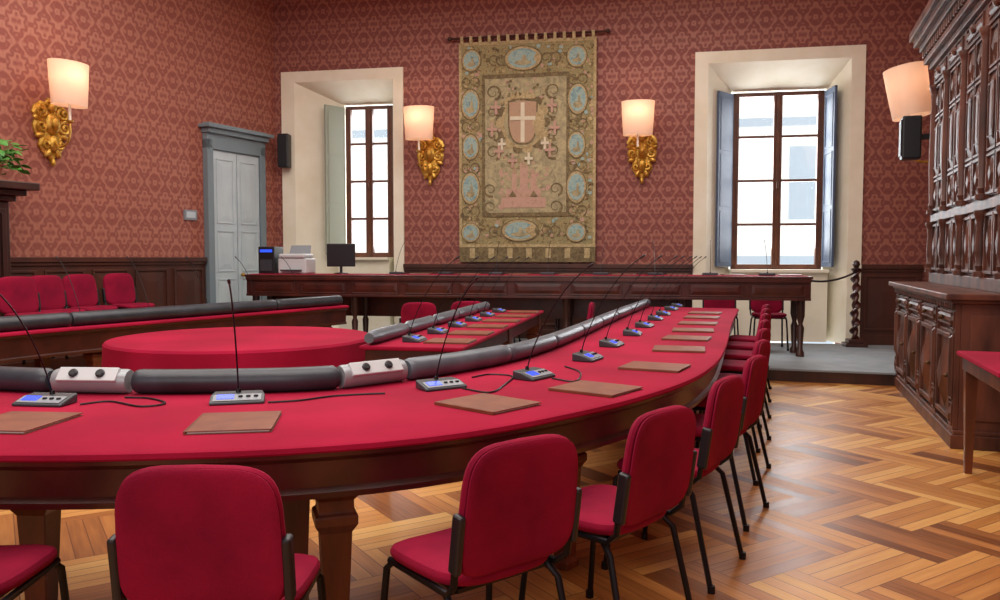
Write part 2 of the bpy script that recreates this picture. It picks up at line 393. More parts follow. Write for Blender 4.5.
for i in range(1,len(raw)): cum.append(cum[-1]+(raw[i]-raw[i-1]).length)
LEN=cum[-1]
def at(s,off=0,z=0):
    s=max(0,min(LEN,s)); i=0
    while i<len(cum)-2 and cum[i+1]<s: i+=1
    t=(s-cum[i])/(cum[i+1]-cum[i]); p=raw[i].lerp(raw[i+1],t)
    a=raw[max(i-2,0)]; b=raw[min(i+3,len(raw)-1)]; d=(b-a).normalized()
    n=Vector((d.y,-d.x)); q=p+n*off
    return Vector((q.x,q.y,z)),n
def ang(n): return math.atan2(-n.x,n.y)
def near(p):
    best=min(range(len(raw)),key=lambda i:(raw[i]-Vector((p.x,p.y))).length)
    return cum[best]
def s_px(px,off,z,lo,hi):
    best=None
    for i in range(400):
        s=lo+(hi-lo)*i/399; p,_=at(s,off,z)
        if p.y<.5: continue
        e=abs(proj(p)[0]-px)
        if best is None or e<best[0]: best=(e,s)
    return best[1]
def sweep(mb,sec,s0=0,s1=None,step=.1):
    s1=LEN if s1 is None else s1; n=max(2,int((s1-s0)/step)); rs=[]
    for i in range(n+1):
        s=s0+(s1-s0)*i/n; r=[]
        for o,z in sec:
            p,_=at(s,o,z); r.append(p)
        rs.append(r)
    mb.rings(rs)
TZ=.765; HW=.57
tbl=empty('conference_table',Matrix.Identity(4),'long horseshoe conference table with crimson cloth top and dark wood apron','table')
mb=MB(); sweep(mb,[(-HW,.735),(-HW-.006,.742),(-HW-.003,TZ-.008),(-HW+.012,TZ),(HW-.012,TZ),(HW+.003,TZ-.008),(HW+.006,.742),(HW,.735)]); obj('tabletop',mb,M_red,parent=tbl,smooth=True)
mb=MB(); sweep(mb,[(-HW+.006,.735),(-HW+.008,.72),(-HW+.04,.70),(-HW+.045,.615),(-HW+.028,.60),(-HW+.032,.58),(-HW+.08,.575),(-HW+.1,.735)])
sweep(mb,[(HW-.006,.735),(HW-.008,.72),(HW-.04,.70),(HW-.045,.56),(HW-.03,.55),(HW-.035,.53),(HW-.08,.525),(HW-.1,.735)])
obj('apron',mb,M_apron,parent=tbl,smooth=True)
def legmb():
    mb=MB(); r2=math.sqrt(2)
    prof=[(.03,0),(.045,0.0),(.045,.03),(.034,.05),(.036,.06),(.052,.44),(.07,.47),(.07,.5),(.058,.51),(.058,.55),(.075,.57),(.075,.6),(.072,.73)]
    mb.lathe([(r*r2,z) for r,z in prof],n=4,a0=math.pi/4)
    return mb
sN0=near(Vector((1.,5.6,0))); sN1=near(Vector((-3.8,3.9,0)))
legs=[]
for px,off in ((336,-.42),(38,-.12),(298,.0),(565,-.3),(190,.42),(-40,.42)):
    legs.append((s_px(px,off,.4,sN0,sN1),off))
for s in (.25,1.7,3.1): legs+=[(s,-.4),(s,.4)]
for s in (LEN-.25,LEN-1.8,LEN-3.3,LEN-4.8): legs+=[(s,-.4),(s,.4)]
first=None
for s,off in legs:
    p,n=at(s,off,0); Mx=RT(p.x,p.y,0,ang(n))
    if first is None: first=obj('leg',legmb(),M_leg,parent=tbl,M=Mx,bevel=.004)
    else:
        c=first.copy(); c.parent=tbl; COL.objects.link(c); c.matrix_local=Mx
def roll(s0,s1,off,mt,r=.053,z=None,zb=TZ):
    z=zb+r*1.01
    L_=s1-s0
    mb=MB(); n=max(8,int(L_/.05)); ts=[0,.012/L_,.03/L_]+[.03/L_+(1-.06/L_)*i/n for i in range(1,n)]+[1-.03/L_,1-.012/L_,1]
    pts=[at(s0+L_*t,off,z)[0] for t in ts]
    rad=[.8,.94,1.0]+[1.0]*(n-1)+[1.0,.94,.8]
    c=(pts[0]+pts[-1])/2; c.z=zb
    cnt=len(pts)
    mb.tube([p-c for p in pts],lambda t:r*rad[min(cnt-1,int(round(t*(cnt-1))))],18)
    o=obj('padded_roll',mb,mt,M=Matrix.Translation(c),smooth=True)
    tag(o,'dark grey vinyl padded roll lying along the table inner edge','padded roll','rolls along the table inner edge'); return o
RO=HW-.09
def SP(p): return s_px(p,RO,TZ,sN0-.9,sN1)
for a_,b_,m_t in ((505,406,M_vinyl),(336,134,M_vinylb),(53,-60,M_vinylb)):
    roll(SP(a_)+.008,SP(b_)-.008,RO,m_t)
s=SP(505)
while s>.12:
    e=max(.05,s-.82); roll(e+.008,s-.008,RO,M_vinyl,r=.05); s=e
s=SP(-60)
while s<LEN-.12:
    e=min(LEN-.05,s+2.4); roll(s+.006,e-.006,RO,M_vinylb,r=.062); s=e
# connection sections between the rolls
def cbox(pa,pb_):
    s0=SP(pa)+.012; s1=SP(pb_)-.012; p0,_=at(s0,RO,TZ); p1,_=at(s1,RO,TZ); c=(p0+p1)/2; d=p0-p1; ln=d.length/2-.004
    r=empty('connection_box',RT(c.x,c.y,TZ,math.atan2(d.y,d.x)),'silver grey connection section with black sockets between the padded rolls','connection box','connection sections between the rolls')
    R=.053
    mb=MB(); mb.tube([(-ln,0,R),(-ln+.012,0,R),(ln-.012,0,R),(ln,0,R)],lambda t:R*(.92 if t in (0,1) else 1),18); obj('body',mb,M_silver,parent=r,smooth=True)
    Mx=Matrix.Translation((0,0,R))@Matrix.Rotation(-.7,4,'X')
    mb=MB(); mb.box(-ln*.8,ln*.8,-R-.006,-R+.012,-.034,.034); obj('face_plate',mb,M_white,parent=r,M=Mx,bevel=.004)
    for k in (-ln*.36,ln*.36):
        mb=MB(); mb.lathe([(.019,0),(.019,.01),(.014,.014)],n=16,M=Matrix.Rotation(math.pi/2,4,'X')); obj('socket',mb,M_black,parent=r,M=Mx@Matrix.Translation((k,-R-.006,0)),smooth=True)
cbox(134,53); cbox(406,336)
# ---------------------------------------------------------------- chair
def sup(w,h,e=3.2,n=40,flare=0):
    out=[]
    for i in range(n):
        t=2*math.pi*i/n; c,s_=math.cos(t),math.sin(t)
        x=math.copysign(abs(c)**(2/e),c)*w/2; z=math.copysign(abs(s_)**(2/e),s_)*h/2
        out.append((x*(1-flare*z/h),z))
    return out
def pad(mb,out,t,fn):
    rs=[]
    prof=[(.02,1),(.4,1),(.75,.97),(.9,.85),(.97,.6),(1,.15),(1,-.15),(.97,-.6),(.9,-.85),(.75,-.97),(.4,-1),(.02,-1)]
    for r,k in prof: rs.append([fn(x*r,z*r,k*t/2) for x,z in out])
    mb.rings(rs)
def make_chair():
    r=empty('conference_chair',Matrix.Identity(4),'crimson upholstered stacking chair with black metal legs at the table','chair','crimson chairs around the conference table')
    mb=MB(); pad(mb,sup(.43,.39,4,flare=-.06),.055,lambda x,z,k:(x,z+.015,.45+k-.25*max(0,z-.1)**1.5+ .2*x*x)); obj('seat',mb,M_chair,parent=r,smooth=True)
    mb=MB(); 
    zc=.655
    def bf(x,z,k): 
        return (x,-.195+k-.14*(z)-.45*x*x,zc+z)
    pad(mb,sup(.415,.38,4.6,flare=.07),.04,bf); obj('backrest',mb,M_chair,parent=r,smooth=True)
    mb=MB()
    pad(mb,sup(.405,.37,4.6,flare=.07),.02,lambda x,z,k:(x,-.217+k-.14*z-.45*x*x,zc+z)); obj('back_shell',mb,M_chair,parent=r,smooth=True)
    for sx in (-1,1):
        mb=MB(); mb.box(-.012,.012,-.026,.016,-.085,.085)
        obj('backrest_bracket',mb,M_black,parent=r,M=Matrix.Translation((sx*.213,-.208,.585))@Matrix.Rotation(.14,4,'X'),bevel=.01,seg=3)
        mb=MB(); mb.tube([(sx*.185,.15,.43),(sx*.2,.18,.40),(sx*.22,.22,0)],.0115,8); mb.lathe([(.016,0),(.016,.03)],c=(sx*.22,.22,0),n=8); obj('leg',mb,M_blackm,parent=r,smooth=True)
        mb=MB(); mb.tube([(sx*.185,-.12,.42),(sx*.2,-.16,.38),(sx*.22,-.25,0)],.0115,8); mb.lathe([(.016,0),(.016,.03)],c=(sx*.22,-.25,0),n=8); obj('leg',mb,M_blackm,parent=r,smooth=True)
        mb=MB(); mb.tube([(sx*.195,.17,.425),(sx*.2,-.15,.425),(sx*.208,-.19,.46),(sx*.211,-.21,.6)],.011,8); obj('side_rail',mb,M_blackm,parent=r,smooth=True)
    mb=MB(); mb.tube([(-.19,.12,.415),(.19,.12,.415)],.01,6); mb.tube([(-.19,-.12,.415),(.19,-.12,.415)],.01,6); mb.box(-.16,.16,-.14,.15,.412,.425); obj('seat_frame',mb,M_blackm,parent=r)
    return r
chairs=[]
def addc(bx,by,fx,fy,z=0):
    l=math.hypot(fx,fy); fx/=l; fy/=l
    chairs.append((bx+fx*.225,by+fy*.225,z,math.atan2(-fx,fy)))
addc(-.735,1.93,.0,1); addc(-1.53,2.0,-.05,1)
addc(.06,2.22,-.62,.79); addc(.54,2.66,-.74,.67)
addc(.95,3.36,-.84,.54); addc(1.31,4.1,-.86,.51)
for y in (4.9,5.7,6.5,7.25,8.0,8.7): addc(1.33+(y-4.1)*.34,y,-.88,.47)
C0=make_chair(); 
for i,(x,y,z,a) in enumerate(chairs):
    if i==0: C0.matrix_world=RT(x,y,z,a)
    else: copy_thing(C0,RT(x,y,z,a))
bpy.context.view_layer.update()
def cgroup(lst,label,group):
    for x,y,z,a in lst:
        c=copy_thing(C0,RT(x,y,z,a)); c['label']=label; c['group']=group
lst=[]
for px,y in ((30,8.0),(58,8.5),(92,9.1),(131,9.65)):
    x=(px-500)/800*y; lst.append((x+.0,y,LP,math.radians(-118)))
cgroup(lst,'crimson upholstered chair on the side platform by the wall','crimson chairs on the side platform')
# ---------------------------------------------------------------- round table
rt=empty('round_table',Matrix.Translation((-1.93,6.0,0)),'round table covered with a crimson cloth inside the horseshoe','table')
mb=MB(); 
prof=[(.01,.76),(.88,.76),(.94,.757),(.955,.74),(.955,.52)]
rs=[]
for r,z in prof:
    rs.append([(r*math.cos(t)*(1+(.012*math.sin(9*t) if z<.6 else 0)),r*math.sin(t)*(1+(.012*math.sin(9*t) if z<.6 else 0)),z) for t in [2*math.pi*j/72 for j in range(72)]])
rs.append([(x*.985,y*.985,z) for x,y,z in rs[-1]]); rs.append([(x*.97,y*.97,.735) for x,y,z in rs[-1]])
mb.rings(rs); obj('tablecloth',mb,M_red,parent=rt,smooth=True)
mb=MB(); mb.lathe([(.3,0),(.3,.04),(.1,.08),(.07,.3),(.12,.5),(.3,.7),(.3,.735)],n=20); obj('pedestal',mb,M_dark,parent=rt,smooth=True)
# ---------------------------------------------------------------- inner table
ia=Vector((-.60,5.3,0)); ib=Vector((.14,9.05,0)); idr=(ib-ia); IL=idr.length
IT=frame(ia.x,ia.y,idr.x,idr.y)
it=empty('inner_table',IT,'narrow inner table with crimson cloth top and dark legs','table')
W2_=.36
mb=MB(); mb.box(0,IL,-W2_,W2_,.73,.76); obj('tabletop',mb,M_red,parent=it,bevel=.01)
mb=MB(); mb.box(.04,IL-.04,-W2_+.04,-W2_+.07,.62,.73); mb.box(.04,IL-.04,W2_-.07,W2_-.04,.62,.73); mb.box(.04,.07,-W2_+.07,W2_-.07,.62,.73); mb.box(IL-.07,IL-.04,-W2_+.07,W2_-.07,.62,.73); obj('apron',mb,M_apron,parent=it)
for x in (.12,IL/2,IL-.12):
    for y in (-W2_+.1,W2_-.1):
        c_=first.copy(); c_.parent=it; COL.objects.link(c_); c_.matrix_local=Matrix.Translation((x,y,0))
x=.0
while x<IL-.2:
    e=min(IL,x+.8); mb=MB(); r=.05; n=8
    mb.tube([(-(e-x)/2+.01+(e-x-.02)*i/n,0,r) for i in range(n+1)],lambda t:r*(.7 if t in(0,1) else 1),12)
    o=obj('padded_roll',mb,M_vinyl,M=IT@Matrix.Translation(((x+e)/2,W2_-.07,.76)),smooth=True); tag(o,'grey vinyl padded roll on the inner table edge','padded roll','rolls on the inner table'); x=e
# ---------------------------------------------------------------- microphones, folders
def make_mic():
    r=empty('microphone_unit',Matrix.Identity(4),'grey conference microphone base with blue display and gooseneck','microphone','conference microphones on the tables')
    mb=MB(); mb.rings([[(-.1,-.07,0),(.1,-.07,0),(.1,-.07,.014),(-.1,-.07,.014)],[(-.1,.0,0),(.1,.0,0),(.1,.0,.038),(-.1,.0,.038)],[(-.09,.06,0),(.09,.06,0),(.09,.06,.046),(-.09,.06,.046)]]); obj('base',mb,M_dgrey,parent=r,bevel=.007,seg=2)
    mb=MB()
    mb.rings([[(-.088,-.062,.018),(.088,-.062,.018),(.088,-.062,.021),(-.088,-.062,.021)],[(-.088,-.004,.037),(.088,-.004,.037),(.088,-.004,.0405),(-.088,-.004,.0405)]]); obj('control_panel',mb,M_greyp,parent=r,bevel=.0015)
    mb=MB(); mb.rings([[(-.075,-.048,.0235),(-.012,-.048,.0235),(-.012,-.048,.028),(-.075,-.048,.028)],[(-.075,-.01,.0365),(-.012,-.01,.0365),(-.012,-.01,.0415),(-.075,-.01,.0415)]]); obj('display',mb,M_screen,parent=r)
    mb=MB()
    for i in range(3): mb.lathe([(.009,0),(.008,.008)],c=(.012+i*.028,-.03,.03),n=10)
    obj('button',mb,M_black,parent=r,smooth=True)
    pts=[(0,.035-.34*(t**1.25),.042+.54*math.sin(t*1.15)/math.sin(1.15)) for t in [i/12 for i in range(13)]]
    mb=MB(); mb.tube(pts,.0032,6); mb.lathe([(.011,0),(.008,.02)],c=(0,.035,.04),n=10); obj('gooseneck',mb,M_blackm,parent=r,smooth=True)
    mb=MB(); e=Vector(pts[-1]); d=(e-Vector(pts[-2])).normalized(); mb.tube([e,e+d*.008,e+d*.03,e+d*.036],lambda t:.0058 if 0<t<1 else .0035,8); obj('microphone_head',mb,M_black,parent=r,smooth=True)
    return r
def make_folder():
    r=empty('folder',Matrix.Identity(4),'brown leather document folder lying on the table','folder','brown folders on the conference table')
    a,b=.14,.16
    mb=MB(); mb.prism([(-a,-b),(a,-b),(a,b),(-a,b)],0.009,.013); mb.prism([(-a,-b),(a,-b),(a,b),(-a,b)],0,.003); mb.box(-a-.003,-a+.005,-b,b,0,.013); obj('cover',mb,M_folder,parent=r,bevel=.0015)
    mb=MB(); mb.box(-a+.007,a-.007,-b+.008,b-.008,.0032,.0088); obj('pages',mb,M_paper,parent=r)
    return r
mics=[]
for px,py in ((47,404),(238,402),(440,388),(533,378),(587,360),(611,346),(632,335),(644,327),(655,320),(663,315),(671,310),(677,307)):
    p=G(px,py,TZ); s=near(p); _,n=at(s); mics.append((p.x,p.y,TZ,ang(n)))
s=LEN-.4
while s>LEN-5.0:
    p,n=at(s,.15,TZ); mics.append((p.x,p.y,TZ,ang(n))); s-=.72
MC=make_mic()
DS=Matrix.Diagonal((1.06,.95,.84,1))
for i,(x,y,z,a) in enumerate(mics):
    if i==0: MC.matrix_world=RT(x,y,z,a-.05)@DS
    elif i==1: copy_thing(MC,RT(x,y,z,0.24)@DS)
    elif i==2: copy_thing(MC,RT(x,y,z,.6)@DS)
    elif i==3: copy_thing(MC,RT(x,y,z,a)@Matrix.Diagonal((1,1,.93,1)))
    else: copy_thing(MC,RT(x,y,z,a+random.uniform(-.1,.1)))
FO=make_folder()
ff=[(18,424),(236,424),(488,405),(596,390),(655,368),(679,350),(687,339),(693,331),(698,324),(702,318),(705,313.5)]
for i,(px,py) in enumerate(ff):
    p=G(px,py,TZ); s=near(p); _,n=at(s); a=ang(n)+random.uniform(-.08,.08)
    if i==1: a=.16
    if i==0: FO.matrix_world=RT(p.x,p.y,TZ,a)
    else: copy_thing(FO,RT(p.x,p.y,TZ,a))
ita=math.atan2(idr.y,idr.x)
for i in range(6):
    q=IT@Vector((.35+i*.62,.08,.76)); c_=copy_thing(MC,RT(q.x,q.y,.76,ita)); 
    q=IT@Vector((.35+i*.62,-.19,.76)); c_=copy_thing(FO,RT(q.x,q.y,.76,ita)); c_['group']='brown folders on the inner table'
def cable(pxs):
    pts=[G(x,y,TZ+.006) for x,y in pxs]; P2=cr([(p.x,p.y) for p in pts],8); c=pts[0]
    mb=MB(); mb.tube([(q.x-c.x,q.y-c.y,.005) for q in P2],.004,6)
    o=obj('cable',mb,M_black,M=Matrix.Translation((c.x,c.y,TZ)),smooth=True); tag(o,'black cable lying on the crimson cloth','cable','black cables on the table')
cable([(80,404),(110,401),(140,406),(165,403),(150,398),(125,397)])
cable([(268,402),(300,400),(330,396),(360,394),(385,393)])
cable([(462,388),(490,392),(505,384),(512,376),(490,374),(472,377)])
cable([(552,378),(575,381),(580,372),(565,366)])
# ---------------------------------------------------------------- dais table
DH=1.13
sr=onwall(BW,813,280,-1.7)[0]; sl=onwall(BW,245,272,-1.7)[0]
da=empty('dais_table',BW@Matrix.Translation(((sr+sl)/2,-1.4,PL)),'long raised dark wood dais table with red cloth inlay top','table')
hw=(sr-sl)/2; h=DH-PL
mb=MB(); mb.box(-hw,hw,-.32,.3,h-.04,h-.006); obj('tabletop',mb,M_apron,parent=da,bevel=.008)
mb=MB(); mb.box(-hw+.05,hw-.05,-.29,.26,h-.006,h); obj('cloth_inlay',mb,M_red,parent=da)
mb=MB(); mb.box(-hw+.02,hw-.02,-.30,-.26,h-.29,h-.04); mb.box(-hw+.02,hw-.02,-.325,-.26,h-.08,h-.04); mb.box(-hw+.02,hw-.02,-.315,-.26,h-.3,h-.27)
mb.box(-hw+.02,-hw+.06,-.26,.28,h-.29,h-.04); mb.box(hw-.06,hw-.02,-.26,.28,h-.29,h-.04); mb.box(-hw+.06,hw-1.4,.25,.28,h-.6,h-.04); mb.box(hw-1.4,hw-.06,.25,.28,h-.25,h-.04)
n=10
for i in range(n): 
    w=(2*hw-.08)/n; x0=-hw+.04+i*w; mb.panel(x0+.04,x0+w-.04,h-.26,h-.085,-.30,.015,.01,.006)
obj('front_panel',mb,M_apron,parent=da,bevel=.003)
for i in range(6):
    x=-hw+.12+(2*hw-.24)*i/5
    for y in (-.22,.2):
        mb=MB(); mb.lathe([(.05,0),(.05,.05),(.03,.08),(.045,.35),(.025,.4),(.05,.5),(.05,h-.29)],n=12); mb.box(-.05,.05,-.05,.05,h-.3,h-.04); obj('leg',mb,M_dark,parent=da,M=Matrix.Translation((x,y,0)),smooth=True)
for i in range(8):
    s_=sl+2.1+(sr-sl-2.6)*i/7; q=BW@Vector((s_,-1.45,DH)); 
    c_=copy_thing(MC,RT(q.x,q.y,DH,math.radians(170)+random.uniform(-.2,.2))@Matrix.Diagonal((1,1,.75,1))); c_['group']='microphones on the dais table'
    q=BW@Vector((s_+.3,-1.3,DH)); c_=copy_thing(FO,RT(q.x,q.y,DH,random.uniform(-.2,.2)-.18)); c_['group']='folders on the dais table'
lst=[]
for s_ in (sr-.38,sr-1.0,sr-2.0,sr-3.0,sr-4.0,sr-5.0):
    q=BW@Vector((s_,-.80,0)); lst.append((q.x,q.y,PL,math.pi-.18))
cgroup(lst,'crimson upholstered chair behind the raised dais table','crimson chairs behind the dais')
lst=[(-.95,9.35,0,.1),(.82,9.15,0,math.radians(80)),(-.40,9.6,0,.1)]
cgroup(lst,'crimson upholstered chair standing beside the inner table','loose crimson chairs inside the horseshoe')
def place(px,py,yo,z=0): 
    x,_=onwall(BW,px,py,yo); return x
x=place(341,250,-1.35); r=empty('computer_monitor',BW@Matrix.Translation((x,-1.35,DH))@Matrix.Rotation(.1,4,'Z'),'black computer monitor seen from behind on the dais table','monitor')
mb=MB(); mb.box(-.2,.2,-.02,.02,.1,.42); obj('screen',mb,M_black,parent=r,bevel=.01)
mb=MB(); mb.lathe([(.1,0),(.1,.012),(.02,.02),(.02,.15)],n=16,sy=.7); obj('stand',mb,M_black,parent=r,smooth=True)
x=place(297,250,-1.3); r=empty('printer',BW@Matrix.Translation((x,-1.3,DH)),'white desktop printer on the dais table end','printer')
mb=MB(); mb.box(-.21,.21,-.17,.17,0,.22); mb.box(-.19,.19,-.19,.15,.22,.28); obj('body',mb,M_white,parent=r,bevel=.02)
mb=MB(); mb.box(-.15,.15,-.24,-.165,.04,.06); obj('paper_tray',mb,M_dgrey,parent=r,bevel=.004)
mb=MB(); mb.rings([[(-.16,.08,.26),(.16,.08,.26),(.16,.1,.26),(-.16,.1,.26)],[(-.15,.14,.4),(.15,.14,.4),(.15,.15,.4),(-.15,.15,.4)]]); obj('paper_feed',mb,M_greyp,parent=r)
x=place(271,250,-1.3); r=empty('audio_mixer_case',BW@Matrix.Translation((x,-1.3,DH)),'black equipment case with blue light at the dais table end','equipment case')
mb=MB(); mb.box(-.12,.12,-.15,.15,0,.38); obj('body',mb,M_black,parent=r,bevel=.01)
mb=MB(); mb.box(-.09,.09,-.157,-.15,.3,.34); obj('display',mb,M_screen,parent=r)
mb=MB(); mb.box(-.09,.09,-.157,-.15,.04,.2); obj('front_plate',mb,M_dgrey,parent=r)
# ---------------------------------------------------------------- sconces
def spiral(c,r0,turns,dirx,a0,n=22):
    out=[]
    for i in range(n+1):
        t=i/n; a=a0+dirx*turns*2*math.pi*t; r=r0*(1-t*.8)
        out.append((c[0]+r*math.cos(a),c[1]-.04*t,c[2]+r*math.sin(a)))
    return out
def cr3(pts,k=7):
    P_=[Vector(p) for p in pts]; P_=[2*P_[0]-P_[1]]+P_+[2*P_[-1]-P_[-2]]; out=[]
    for i in range(1,len(P_)-2):
        for j in range(k):
            t=j/k; a,b,c,d=P_[i-1:i+3]
            out.append(.5*((2*b)+(c-a)*t+(2*a-5*b+4*c-d)*t*t+(3*b-a-3*c+d)*t**3))
    out.append(P_[-2]); return out
AO=-.46; AX=-.06
def make_sconce():
    r=empty('wall_sconce',Matrix.Identity(4),'gilded carved wall sconce with cream fabric shade','wall lamp','gilded wall sconces')
    mb=MB()
    o_=[(0,.36),(.06,.33),(.12,.34),(.2,.28),(.23,.2),(.19,.14),(.22,.06),(.2,-.04),(.14,-.09),(.16,-.18),(.11,-.26),(.05,-.3),(0,-.38)]
    o_=o_+[(-x,z) for x,z in o_[-2:0:-1]]
    mb.rings([[(x,0,z) for x,z in o_],[(x,-.03,z) for x,z in o_],[(x*.8,-.055,z*.85) for x,z in o_]])
    mb.sph((0,-.06,.08),.1,.06,.13,14,9); mb.sph((0,-.12,.08),.055,.04,.075); mb.sph((0,-.07,-.15),.065,.05,.1); mb.sph((0,-.06,.27),.06,.045,.06)
    for sx in (-1,1):
        for cz,r0,cx,tn in ((.21,.075,.14,1.5),(.04,.075,.145,1.5),(-.16,.06,.085,1.4),(.32,.04,.06,1.2)):
            mb.tube(spiral((sx*cx,-.05,cz),r0,tn,sx,math.pi/2),lambda t:.027*(1-.45*t),7)
        for cz,cx,a in ((.13,.17,1.3),(-.06,.15,1.9),(-.26,.06,2.6)):
            Mx=Matrix.Translation((sx*cx,-.045,cz))@Matrix.Rotation(sx*a,4,'Y')
            mb.sph((0,0,.0),.035,.035,.065,8,6,M=Mx)
    mb.sph((0,-.05,-.37),.03,.03,.05)
    obj('bracket',mb,M_gold,parent=r,smooth=True)
    mb=MB(); mb.tube(cr3([(0,-.08,-.1),(AX*.5,-.22,-.2),(AX*.9,AO+.06,-.17),(AX,AO,-.05),(AX,AO,.06)]),.012,8)
    mb.lathe([(.015,0),(.04,.015),(.045,.03),(.02,.035)],c=(AX,AO,.05),n=14); obj('arm',mb,M_gold,parent=r,smooth=True)
    mb=MB(); mb.lathe([(.016,0),(.016,.2)],c=(AX,AO,.085),n=10); obj('candle_tube',mb,M_paper,parent=r,smooth=True)
    mb=MB(); mb.sph((AX,AO,.33),.022,.022,.04); obj('bulb',mb,M_bulb,parent=r,smooth=True)
    mb=MB(); n=40
    def ring(rr,z): return [(rr*math.cos(2*math.pi*j/n),.62*rr*math.sin(2*math.pi*j/n),z) for j in range(n)]
    mb.rings([ring(.212,-.24),ring(.228,0),ring(.24,.25)],cap=False)
    obj('lamp_shade',mb,M_shade,parent=r,M=Matrix.Translation((AX,AO,.49)),smooth=True)
    return r
SC=make_sconce()
def slight(Mx,e=5.5):
    li=bpy.data.lights.new('sconce_light','POINT'); li.energy=e; li.color=(1,.74,.52); li.shadow_soft_size=.06
    lo=bpy.data.objects.new('sconce_light',li); COL.objects.link(lo); lo.location=Mx@Vector((AX,AO,.60))
def scl(M,px,py,k=1.0,first_=False):
    x,z=onwall(M,px,py,-.05); Mx=M@Matrix.Translation((x,-.005,z))@Matrix.Scale(k,4)
    if first_: SC.matrix_world=Mx; o=SC
    else: o=copy_thing(SC,Mx)
    slight(Mx); return o
bpy.context.view_layer.update()
scl(BW,430,159,.96,True); scl(BW,642,156,.96); scl(LW,52,131,.98)
x,z=onwall(RW,909,93,AO*1.15)
Mx=RW@Matrix.Translation((x-AX*1.15,-.005,z-.49*1.15))@Matrix.Scale(1.15,4); o=copy_thing(SC,Mx); slight(Mx); o['label']='gilded wall sconce with tilted pinkish fabric shade near the cabinet'
for c in kids(o):
    if c.name.startswith('lamp_shade'): c.matrix_local=Matrix.Translation((AX,AO,.49))@Matrix.Rotation(math.radians(9),4,'X')@Matrix.Diagonal((1.0,1.35,1,1))
rsx=x
def speaker(M,px,py,yo=-.12,k=1):
    x,z=onwall(M,px,py,yo); r=empty('wall_speaker',M@Matrix.Translation((x,yo,z)),'small black loudspeaker mounted on the wall','loudspeaker','black wall loudspeakers')
    mb=MB(); mb.rings([[(-.09,-.09,-.26*k),(.09,-.09,-.26*k),(.07,.08,-.26*k),(-.07,.08,-.26*k)],[(-.09,-.09,.26*k),(.09,-.09,.26*k),(.07,.08,.26*k),(-.07,.08,.26*k)]]); obj('housing',mb,M_black,parent=r,bevel=.015)
    mb=MB(); mb.box(-.075,.075,-.1,-.09,-.23*k,.23*k); obj('grille',mb,M_black,parent=r,bevel=.004)
    mb=MB(); mb.box(-.02,.02,.06,-yo,-.03,.03); obj('wall_bracket',mb,M_black,parent=r)
speaker(BW,285,151,-.14,1.0)
best=None
for k in range(60):
    yy=-.2-.01*k; p=RW@Vector((rsx+.24,yy,1.9)); e=abs(proj(p)[0]-910)
    if best is None or e<best[0]: best=(e,yy)
yy=best[1]; _,zz=onwall(RW,910,139,yy)
r=empty('wall_speaker',RW@Matrix.Translation((rsx+.24,yy,zz)),'small black loudspeaker mounted below the sconce on the wall','loudspeaker','black wall loudspeakers')
mb=MB(); mb.box(-.1,.1,-.11,.09,-.25,.23); obj('housing',mb,M_black,parent=r,bevel=.02)
mb=MB(); mb.box(-.08,.08,-.122,-.11,-.21,.19); obj('grille',mb,M_black,parent=r,bevel=.004)
mb=MB(); mb.box(-.02,.02,.07,-yy,-.03,.03); obj('wall_bracket',mb,M_black,parent=r)
x,z=onwall(LW,190,215,-.01); mb=MB(); mb.box(x-.11,x+.11,-.03,-.0,z-.07,z+.07); mb.mi=1; mb.box(x-.08,x+.08,-.034,-.03,z-.04,z+.045)
o=obj('wall_thermostat',mb,[M_greyp,M_door],M=LW,bevel=.006); tag(o,'small grey control panel fixed on the red wallpaper','control panel')
# ---------------------------------------------------------------- tapestry
T0=onwall(BW,459,150,-.08); T1=onwall(BW,596,150,-.08); tz1=onwall(BW,527,40,-.08)[1]; tz0=onwall(BW,527,262,-.08)[1]
tw=T1[0]-T0[0]; th=tz1-tz0
tp=empty('tapestry',BW@Matrix.Translation(((T0[0]+T1[0])/2,-.08,tz0)),'large woven heraldic tapestry with crest hanging from a rod','tapestry')
tmats=[tapmat('tapestry_ground',['857e5c','9a9070','ada07a','b8ac84'],9),
 tapmat('tapestry_border',['54442e','86724a','ac9a6c','6e7252','b8a87c'],20),
 tapmat('tapestry_blue',['6e8c90','8aa6a4','a4b6aa','7a9484'],12),
 tapmat('tapestry_gold',['94805a','b09c70','c6b48a'],22),
 tapmat('tapestry_red',['a4866a','b4967a','ac8c70'],12),
 tapmat('tapestry_white',['d0c6aa','dad0b6'],10),
 tapmat('tapestry_pink',['b4907c','c09c88','ac8876'],14),
 tapmat('tapestry_dark',['5a4c36','746446','8c7c56'],18)]
mb=MB()
def wav(x,z): return .018*math.sin((x/tw)*2*math.pi*3.5)*(1-.4*z/th)
def tq(u0,u1,v0,v1,mi,lay):
    mb.mi=mi; n=max(2,int((u1-u0)*28))
    rs=[]
    for i in range(n+1):
        u=u0+(u1-u0)*i/n; x=(u-.5)*tw; r=[]
        for v in (v0,(v0+v1)/2,v1):
            z=(1-v)*th; r.append((x,wav(x,z)-lay*.0035,z))
        rs.append(r)
    vs=[p for r in rs for p in r]; fs=[]
    for i in range(n):
        for j in range(2): fs.append((i*3+j,(i+1)*3+j,(i+1)*3+j+1,i*3+j+1))
    mb.add(vs,fs)
def tpoly(pts,mi,lay):
    mb.mi=mi; cx=sum(p[0] for p in pts)/len(pts); cy=sum(p[1] for p in pts)/len(pts)
    vs=[]
    for u,v in [(cx,cy)]+pts:
        x=(u-.5)*tw; z=(1-v)*th; vs.append((x,wav(x,z)-lay*.0035,z))
    n=len(pts); mb.add(vs,[(0,1+i,1+(i+1)%n) for i in range(n)])
def ell(cu,cv,ru,rv,n=24): return [(cu+ru*math.cos(2*math.pi*i/n),cv+rv*math.sin(2*math.pi*i/n)) for i in range(n)]
def U(px): return (px-459)/137
